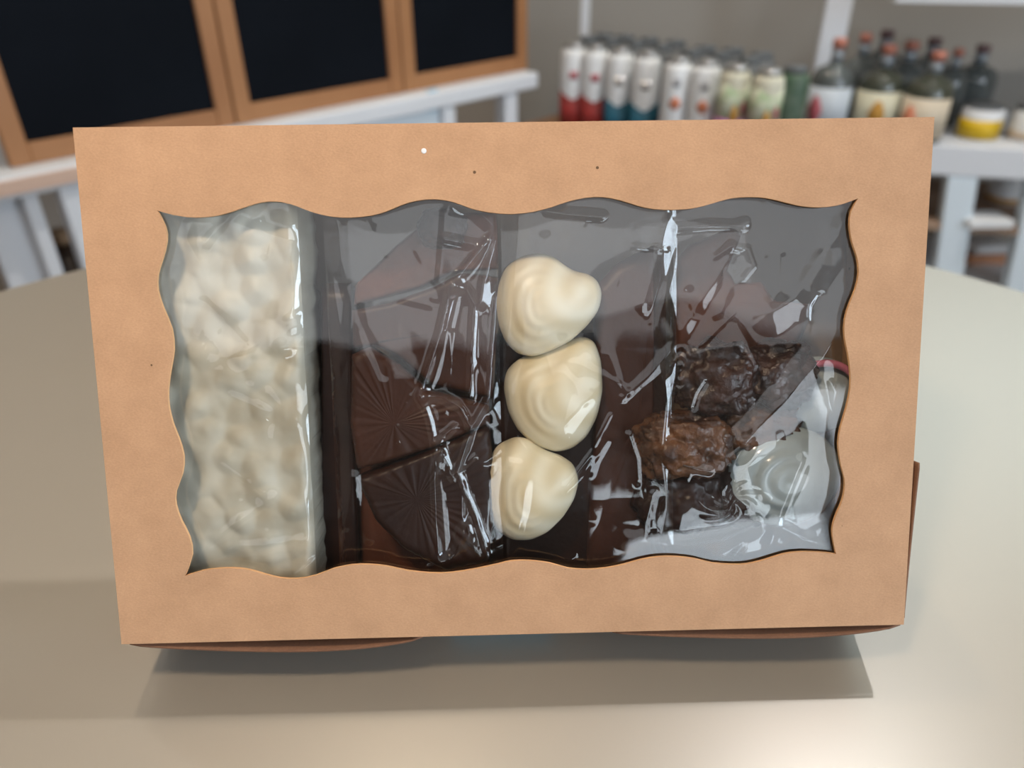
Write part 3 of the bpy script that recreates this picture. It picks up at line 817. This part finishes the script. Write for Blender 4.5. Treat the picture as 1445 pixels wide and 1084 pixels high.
bag('clear bag around the knobbly chocolate heap, crumpled at its lower right', 944, 1232, 262, 838, -.0045,
    [([(950, 300), (953, 420), (948, 520), (900, 640), (902, 780)], .45, 1.2, 2, 1.2),
     ([(950, 320), (1000, 316), (1048, 318)], .5, 2, 2, 1.5), ([(1048, 318), (1010, 395), (960, 470)], .35, 3, 3, 1),
     ([(1010, 360), (1030, 345), (1055, 350), (1065, 375), (1050, 395)], .35, 2, 1.2, 1.6),
     ([(1200, 300), (1150, 370), (1120, 420), (1090, 440)], .7, 6, 7, 1.2), ([(1205, 420), (1160, 500), (1110, 560), (1050, 620)], .8, 6, 8, 1.4),
     ([(912, 762), (960, 770), (1020, 762), (1060, 745)], 1.0, 4, 4, 1.6), ([(1090, 740), (1130, 760), (1180, 775)], .6, 3, 3, 1.4),
     ([(1085, 770), (1100, 720), (1128, 650)], .5, 2, 3, 1.4), ([(950, 655), (1000, 665)], .4, 1.5, 2, 1.5), ([(1050, 620), (1030, 660), (1040, 700)], .6, 3, 5, 1.5)],
    11, crum=((9, .14), (3.5, .04)), extra=knot)

# ------------------------------------------------------------------ boards standing on a white bench (left)
BZ = -0.10
pA = onz(15, 238, BZ); pB = onz(745, 98, BZ)
bd = (pB - pA); BL = bd.length; bd.normalize(); bn = Vector((-bd.y, bd.x, 0))     # bn points away (behind)
BM = Matrix(((bd.x, bn.x, 0, pA.x), (bd.y, bn.y, 0, pA.y), (0, 0, 1, BZ), (0, 0, 0, 1)))


def along(px, py):
    p = onz(px, py, BZ); return (p - pA).dot(bd)


cuts = [0, along(322, 172), along(566, 130), BL]
st = .027
for i in range(3):
    a, b = cuts[i] + .0015, cuts[i + 1] - .0015
    lb = ('black board in a wood frame, leftmost and largest in view', 'black board in a wood frame, middle of the three', 'black board in a wood frame, rightmost beside the grey wall')[i]
    t = empty('framed_blackboard', lb, 'blackboard', group='framed blackboards on the bench', mtx=BM @ Matrix.Translation((a, 0, .0)))
    w_ = b - a; hgt = .62
    obj('slate_panel', box_bm((st - .004, .006, st - .004), (w_ - st + .004, .012, hgt - st + .004)), M['slate'], t)
    obj('frame_stile', box_bm((0, 0, 0), (st, .018, hgt), bev=.002), M['frame'], t)
    obj('frame_stile', box_bm((w_ - st, 0, 0), (w_, .018, hgt), bev=.002), M['frame'], t)
    obj('frame_rail', box_bm((st, 0.001, 0), (w_ - st, .017, st), bev=.002), M['frame'], t)
    obj('frame_rail', box_bm((st, 0.001, hgt - st), (w_ - st, .017, hgt), bev=.002), M['frame'], t)
bench = empty('white_bench', 'white painted bench carrying the three black boards', 'bench', mtx=BM)
obj('bench_top', box_bm((-.55, -.035, -.03), (BL - .005, .22, -.0005), bev=.004), M['white'], bench)
obj('front_lip', box_bm((-.55, -.042, -.022), (along(200, 215), -.0355, -.004), bev=.001), mat('pink_beige_wood', (.62, .44, .35), .6), bench)


def bx(px, py, z):     # position along the bench of a pixel seen at height z on the front plane
    d = ray(px, py); n = Vector((bn.x, bn.y, 0)); s_ = (pA + bn * -.03 - CAM).dot(n) / d.dot(n); p = CAM + d * s_
    return (p - pA).dot(bd), p.z


for px, wd, y0, dp in ((96, .032, -.03, .03), (4, .06, .02, .03), (38, .019, -.01, .02), (634, .03, -.03, .03), (722, .035, -.03, .03)):
    s0 = bx(px, 250 if px < 200 else 150, 0)[0]
    obj('leg', box_bm((s0 - wd / 2, y0, FLOOR - BZ), (s0 + wd / 2, y0 + dp, -.031), bev=.003), M['white'], bench)
s0 = bx(575, 150, 0)[0]; s1 = bx(634, 150, 0)[0]
obj('front_board', box_bm((s0 - .09, -.02, -.45), (s1 - .018, -.005, -.031)), M['white2'], bench)
sp = bx(614, 145, 0); o = obj('blue_tab', box_bm((sp[0] - .012, -.026, sp[1] - BZ - .015), (sp[0] + .012, -.0205, sp[1] - BZ + .022), bev=.002), M['bluet'], bench)
sp = bx(14, 272, 0); o = obj('blue_tab', box_bm((sp[0] - .010, .010, sp[1] - BZ - .012), (sp[0] + .012, .0195, sp[1] - BZ + .02), bev=.002), M['bluet'], bench)
obj('lower_shelf', box_bm((-.55, .03, -.33), (BL, .22, -.31)), M['wood'], bench)
# dark jug and basket on the bench's lower shelf
sp = bx(72, 320, 0)
q = BM @ Vector((sp[0] + .035, .10, -.3095))
t = empty('dark_jug', 'dark brown rounded jug on the low shelf under the black boards', 'jug', q)
obj('body', lathe(bmesh.new(), [(.03, 0), (.042, .02), (.046, .07), (.043, .12), (.03, .15), (.018, .165)], 32), M['darkjar'], t, smooth=True)
obj('stopper', lathe(bmesh.new(), [(.016, .1655), (.018, .18), (.012, .185)], 24), M['tan'], t, smooth=True)
q = BM @ Vector((sp[0] - .06, .115, -.3095))
t = empty('wicker_basket', 'small tan basket beside the dark jug on the low shelf', 'basket', q)
obj('body', lathe(bmesh.new(), [(.032, 0), (.042, .05), (.045, .052), (.045, .058), (.04, .058), (.03, .01)], 32), M['tan'], t, smooth=True)

# ------------------------------------------------------------------ shelving at the back
SZ = -0.20
cap_m = mat('dark_grey_cap', (.10, .11, .12), .35); can_w = mat('white_label', (.80, .82, .84), .45)
can_s = mat('brushed_metal', (.45, .45, .45), .3, metal=.8)
m_red = mat('red_print', (.36, .035, .03), .45, noise_amt=.5, noise_scale=40); m_teal = mat('teal_print', (.02, .13, .20), .45, noise_amt=.4, noise_scale=40)
m_or = mat('orange_print', (.62, .22, .12), .5); m_flo = mat('green_floral_print', (.30, .40, .22), .5, noise_scale=60, col2=(.62, .62, .50))
m_pink = mat('pink_floral_print', (.45, .12, .38), .5, noise_scale=60, col2=(.6, .35, .5)); m_yel = mat('ochre_print', (.50, .26, .05), .5)
m_dg = mat('dark_green_print', (.04, .09, .05), .5, noise_scale=50, col2=(.12, .16, .12)); m_rp = mat('rose_print', (.42, .10, .12), .5)
m_cream = mat('cream_label', (.62, .60, .48), .5)


def facing(p):
    return math.atan2(CAM.y - p.y, CAM.x - p.x)


m_rear = mat('grey_can_print', (.13, .135, .14), .5)


def can(p, h, kind, label, group):
    r = .0255
    t = empty('slim_can', label, 'can', p, group)
    t.rotation_euler.z = facing(p)
    body = {'flo': m_cream, 'dark': m_dg, 'rear': m_rear}.get(kind, can_w)
    obj('body', lathe(bmesh.new(), [(r * .92, 0), (r, .003), (r, h - .022), (r * .93, h - .014), (r * .80, h - .010)], 32), body, t, smooth=True)
    obj('lid', lathe(bmesh.new(), [(r * .74, h - .0095), (r * .76, h - .002), (r * .68, h)], 24), can_s if kind not in ('dark', 'rear') else cap_m, t, smooth=True)

    def pt(nm, mt_, a, z0, z1, shp=None):
        obj(nm, patch_bm(r + .0003, -a, a, z0, z1, 16, .0005, shp), mt_, t, smooth=True)
    if kind == 'red' or kind == 'teal':
        mm = m_red if kind == 'red' else m_teal
        pt('base_band', mm, PI * .98, .004, .04, lambda q: (.004, .060 + .022 * abs(math.cos(q * PI))))
        pt('emblem', m_rp if kind == 'red' else can_s, .30, .098, .112)
    elif kind == 'orange':
        pt('emblem', m_or, .42, .062, .085, lambda q: (.087 - .011 * math.sin(PI * q) - .0005, .087 + .011 * math.sin(PI * q)))
        pt('text_band', mat('grey_print', (.36, .36, .38), .5), .28, .115, .128)
    elif kind == 'flo':
        pt('floral_band', m_flo, PI * .98, .05, .11, lambda q: (.078, .128 + .006 * math.sin(q * 20)))
        pt('blossom_band', m_pink, PI * .98, .004, .05, lambda q: (.004, .0775))
        obj('emblem', patch_bm(r + .001, -.1, .45, .07, .10, 10, .0005, lambda q: (.083 - .018 * math.sin(PI * q) - .0004, .083 + .018 * math.sin(PI * q))), m_yel, t, smooth=True)
        obj('emblem', patch_bm(r + .001, .55, 1.0, .07, .10, 10, .0005, lambda q: (.095 - .012 * math.sin(PI * q) - .0004, .095 + .012 * math.sin(PI * q))), m_rp, t, smooth=True)
    return t


# row of cans receding to the left
tops = [(811, 57, 'red'), (842, 60, 'red'), (877, 64, 'teal'), (915, 69, 'teal'), (959, 77, 'orange'), (999, 81, 'orange'), (1041, 88, 'flo'), (1088, 94, 'flo'), (1131, 96, 'dark')]
CZT = -.04; CHT = CZT - SZ
nth = ['first', 'second', 'third', 'fourth', 'fifth', 'sixth', 'seventh', 'eighth', 'ninth']
desc = {'red': 'white slim can with a red foot', 'teal': 'white slim can with a teal foot', 'orange': 'white slim can with an orange emblem',
        'flo': 'slim can with a green and pink floral print', 'dark': 'dark green slim can'}
fr_pos = []
for i, (x, y, k) in enumerate(tops):
    p = onz(x, y + 3, CZT); p.z = SZ
    fr_pos.append(p)
back_dir = Vector((.42, .9, 0)).normalized()
row_dir = (fr_pos[-2] - fr_pos[0]).normalized()
for i, ((x, y, k), p) in enumerate(zip(tops, fr_pos)):
    if i == 8: p = p + Vector((0.004, .035, 0))
    can(p, CHT, k, '%s, %s from left in front row' % (desc[k], nth[i]), 'slim cans on the back shelf')
for r_ in (1, 2):
    for i in range(8 if r_ == 1 else 7):
        if i == 7: continue
        a = fr_pos[i]
        p = a + back_dir * .06 * r_ + row_dir * (.012 * r_)
        can(p, CHT + .004, 'rear', 'dark slim can with a grey cap behind the front row of cans', 'dark cans behind the front row')

cs = empty('can_shelf', 'brown wooden shelf under the row of slim cans', 'shelf')
mid = (fr_pos[0] + fr_pos[8]) / 2
rd = row_dir; rn = Vector((-rd.y, rd.x, 0))
CM = Matrix(((rd.x, rn.x, 0, fr_pos[0].x), (rd.y, rn.y, 0, fr_pos[0].y), (0, 0, 1, SZ), (0, 0, 0, 1)))
cs.matrix_world = CM
Lc = (fr_pos[8] - fr_pos[0]).length
obj('shelf_board', box_bm((-.10, -.045, -.022), (Lc + .04, .20, -.0005), bev=.002), M['wood'], cs)
for s_ in (-.09, Lc + .0):
    obj('shelf_leg', box_bm((s_, .02, FLOOR - SZ), (s_ + .03, .05, -.0225)), M['white'], cs)

# right white shelf unit with bottles
b0 = onz(1325, 201, SZ); b1 = onz(1445, 207, SZ)
sd_ = (b1 - b0).normalized(); sn = Vector((-sd_.y, sd_.x, 0))
SM = Matrix(((sd_.x, sn.x, 0, b0.x), (sd_.y, sn.y, 0, b0.y), (0, 0, 1, SZ), (0, 0, 0, 1)))
unit = empty('white_shelf_unit', 'white shelf unit holding the stoppered bottles and jars', 'shelf', mtx=SM)


def onfront(px, py, off=0.0):
    """pixel -> (along, height) in the shelf unit's front plane"""
    d = ray(px, py); s_ = (b0 + sn * off - CAM).dot(sn) / d.dot(sn); p = CAM + d * s_
    return (p - b0).dot(sd_), p.z - SZ


x_l = onfront(1150, 165)[0]
obj('shelf_board', box_bm((x_l, .0, -.02), (.34, .30, -.0005)), M['white'], unit)
obj('front_beam', box_bm((x_l, -.02, onfront(1385, 247)[1]), (.34, -.0005, -.0005), bev=.003), M['white'], unit)
zlow = -.34
for (pxa, pxb, py, wd) in ((1334, 1377, 300, 0), (1449, 1492, 300, 0)):
    (a, za), (b, _) = onfront(pxa, 250), onfront(pxa - 17 - (pxa > 1400) * 10, 375)
    zb_ = onfront(pxa, 375)[1]; zt_ = onfront(1385, 247)[1] - .0005; wdt = onfront(pxb, 250)[0] - a
    k_ = (b - a) / (zb_ - za)
    bm = box_bm((0, -.019, FLOOR - SZ + .0005), (wdt, .02, zt_), bev=.003)
    for v in bm.verts: v.co.x += a + k_ * (v.co.z - za)
    obj('leg', bm, M['white2'], unit)
a = onfront(1150, 90, .13)[0]; b = onfront(1186, 90, .13)[0]
obj('upright', box_bm((a, .13, .0), (b, .155, .36), bev=.002), M['white'], unit)
a = onfront(822, 80, .20)[0]
obj('upright', box_bm((a - .008, .20, -.0), (a + .010, .215, .36), bev=.002), M['white'], unit)
obj('low_shelf_board', box_bm((x_l, -.015, -.165), (.34, .28, -.15)), mat('weathered_wood', (.40, .27, .19), .6, noise_amt=.4, noise_scale=12), unit)
top_z = onfront(1350, 4, 0)[1]
a = onfront(1262, 3)[0]
obj('top_board', box_bm((a, -.01, top_z), (.34, .28, top_z + .022)), M['white'], unit)
obj('bottom_board', box_bm((x_l, -.01, -.30), (.34, .28, -.285)), M['white'], unit)

glass_dark = mat('olive_bottle_glass', (.10, .11, .075), .08, spec=.6, trans=.35, coat=.5, noise_scale=4, col2=(.065, .075, .06))
glass_grey = mat('grey_bottle_glass', (.14, .16, .16), .08, spec=.6, trans=.35, coat=.5)
foil = mat('silver_neck_foil', (.34, .38, .42), .3, metal=.4)
copper = mat('copper_stopper', (.55, .22, .16), .35, metal=.25); copper_d = mat('dull_plum_stopper', (.20, .12, .12), .45)
lab_w = mat('pale_blue_label', (.52, .58, .64), .5); lab_c = mat('cream_bottle_label', (.60, .58, .44), .5); lab_b = mat('beige_bottle_label', (.62, .54, .42), .5)


def bottle(x, y, Y, r, gl, st_m, lab, art, label, h=None):
    p = ony(x, y, Y); h = h or (p.z - SZ); p.z = SZ
    t = empty('stoppered_bottle', label, 'bottle', p, 'stoppered glass bottles')
    t.rotation_euler.z = facing(p)
    k = h / .165
    prof = [(r * .90, 0), (r, .004 * k), (r, .085 * k), (r * .97, .098 * k), (r * .80, .112 * k), (r * .52, .118 * k), (r * .33, .122 * k), (r * .27, .126 * k)]
    obj('glass_body', lathe(bmesh.new(), prof, 40), gl, t, smooth=True)
    obj('neck_foil', lathe(bmesh.new(), [(r * .285, .1262 * k), (r * .27, .148 * k)], 28), foil, t, smooth=True)
    obj('stopper', lathe(bmesh.new(), [(r * .31, .1485 * k), (r * .32, .162 * k), (r * .28, h)], 28), st_m, t, smooth=True)
    if lab:
        lb = obj('paper_label', patch_bm(r + .0003, -1.25, 1.25, .010 * k, .085 * k, 24, .0005), lab, t, smooth=True)
        if art:
            o = obj('label_art', patch_bm(r + .001, art[1], art[1] + .75, 0, 0, 12, .0005, lambda q: ((.045 - .030 * math.sin(PI * q)) * k - .0005, (.045 + .026 * math.sin(PI * q)) * k)), art[0], lb, smooth=True)
    return t


GB = glass_dark
bottle(1187, 54, 1.40, .040, glass_grey, copper, lab_w, (m_rp, -.95), 'stoppered glass bottle with a pale blue label, leftmost in the front row')
bottle(1257, 63, 1.38, .041, GB, copper, lab_c, (m_yel, -.3), 'stoppered olive bottle with a cream label, middle of the front row')
bottle(1327, 72, 1.33, .042, GB, copper, lab_b, (m_or, -.95), 'stoppered olive bottle with a beige label, rightmost in the front row')
bottle(1224, 47, 1.48, .036, glass_grey, copper, None, None, 'stoppered bottle behind, between the pale blue and the cream labels')
bottle(1254, 42, 1.60, .044, glass_grey, copper_d, None, None, 'rearmost plum-stoppered bottle, above the cream-labelled one')
bottle(1289, 58, 1.48, .044, glass_grey, copper, None, None, 'stoppered bottle behind, between the cream and the beige labels')
bottle(1321, 53, 1.58, .044, glass_grey, copper_d, None, None, 'rearmost plum-stoppered bottle, above the beige-labelled one')
bottle(1355, 68, 1.44, .030, glass_grey, copper, None, None, 'copper-stoppered bottle just right of the beige-labelled one')
bottle(1390, 63, 1.50, .042, glass_grey, copper_d, None, None, 'plum-stoppered grey bottle, farthest right of all bottles')


def jar(px, py, Y, r, h, low, label, nm='lidded_jar', base=SZ, foot=None):
    p = ony(px, py, Y); p.z = base
    t = empty(nm, label, 'jar', p, 'jars on the white shelf unit'); t.rotation_euler.z = facing(p)
    obj('body', lathe(bmesh.new(), [(r * .93, 0), (r, .004), (r, h * .86), (r * .95, h * .9)], 40), can_w, t, smooth=True)
    obj('colour_band', patch_bm(r + .0003, -PI * .98, PI * .98, .004 if low < .9 else h * .06, h * low, 28), foot, t, smooth=True)
    obj('lid', lathe(bmesh.new(), [(r * .90, h * .905), (r * .92, h * .97), (r * .85, h)], 32), cap_m if nm == 'lidded_jar' else can_w, t, smooth=True)
    return t


m_sun = mat('sunny_yellow_band', (.72, .47, .015), .45, noise_amt=.25, noise_scale=40)
jar(1375, 199, 1.335, .036, .062, .62, 'white jar with a broad yellow band, by the shelf front edge', foot=m_sun)
jar(1444, 206, 1.32, .034, .060, .3, 'white jar with a dark cap cut off by the right edge of the photo', foot=mat('beige_band', (.5, .4, .3), .5))
pz = SZ - .15
p = onz(1415, 290, pz)
jar(1413, 292, p.y + .03, .036, .07, .2, 'white jar with an ochre foot on the wooden shelf below the beam', foot=m_yel, base=pz)
# paper stack and orange-brown crate on the lowest board
pz2 = SZ - .285
q = onz(1395, 368, pz2)
t = empty('wooden_tray', 'orange-brown wooden tray on the bottom board between the white legs', 'tray', (q.x, q.y + .03, pz2 + .0003))
obj('base', box_bm((-.06, -.05, 0), (.06, .05, .006)), mat('orange_brown_wood', (.55, .27, .15), .6), t)
for lo, hi in (((-.06, -.05, .0063), (.06, -.045, .022)), ((-.06, .045, .0063), (.06, .05, .022)), ((-.06, -.0445, .0063), (-.055, .0445, .022)), ((.055, -.0445, .0063), (.06, .0445, .022))):
    obj('side_slat', box_bm(lo, hi, bev=.001), D.materials['orange_brown_wood'], t)
t = empty('napkin_packet', 'white paper packet lying in the orange-brown tray', 'packet', (q.x, q.y + .03, pz2 + .0068))
bm = box_bm((-.045, -.036, 0), (.045, .036, .030), bev=.006); obj('wrapper', bm, can_w, t, smooth=True)
t.rotation_euler.z = .12
q = onz(1400, 320, pz)
t = empty('paper_pad', 'white paper pad hanging over the edge of the wooden shelf below the beam', 'paper', (q.x, q.y + .02, pz + .0003))
obj('sheets', box_bm((-.05, -.03, 0), (.035, .03, .014), bev=.001), can_w, t)

# ------------------------------------------------------------------ added pendant, out of view: warm light falling off down the box
t = empty('added_pendant', 'added pendant out of view above the near left side of the round table, warming the box', 'lamp', (-.13, -.14, .47))
obj('shade', lathe(bmesh.new(), [(.055, .0), (.05, .05), (.035, .085), (.02, .10), (.018, .10), (.033, .083), (.048, .049), (.0535, .0)], 48, cap=False), cap_m, t, smooth=True)
obj('bulb', lathe(bmesh.new(), [(.006, .006), (.022, .018), (.026, .034), (.014, .06), (.010, .08)], 24), mat('added_warm_bulb', (1, 1, 1), .5, emit=((1.0, .76, .53), 205)), t, smooth=True)
obj('cord', lathe(bmesh.new(), [(.003, .10), (.003, CEIL - .47 - .001)], 8), cap_m, t)

# ------------------------------------------------------------------ ceiling spot lamps
em = mat('lamp_emitter', (1, 1, 1), .5, emit=((1.0, .80, .58), 900)); em3 = mat('shelf_lamp_emitter', (1, 1, 1), .5, emit=((1.0, .94, .88), 2200)); em2 = mat('small_lamp_emitter', (1, 1, 1), .5, emit=((1.0, .86, .70), 500))
for (x, y, r, m_, lb) in ((-.22, .80, .028, em, 'round ceiling spot lamp nearest the box'), (-.602, 1.083, .016, em2, 'round ceiling spot lamp over the black boards'), (-.176, 1.067, .012, em2, 'small ceiling spot lamp behind the nearest one'), (.75, .78, .030, em3, 'round ceiling spot lamp over the bottles')):
    t = empty('ceiling_lamp', lb, 'lamp', (x, y, 1.78), 'ceiling spot lamps')
    obj('housing', lathe(bmesh.new(), [(r * 1.25, .002), (r * 1.4, .004), (r * 1.4, .039)], 32), M['white'], t, smooth=False)
    obj('bulb', lathe(bmesh.new(), [(r * .9, -.002), (r, .0015)], 24), m_, t)
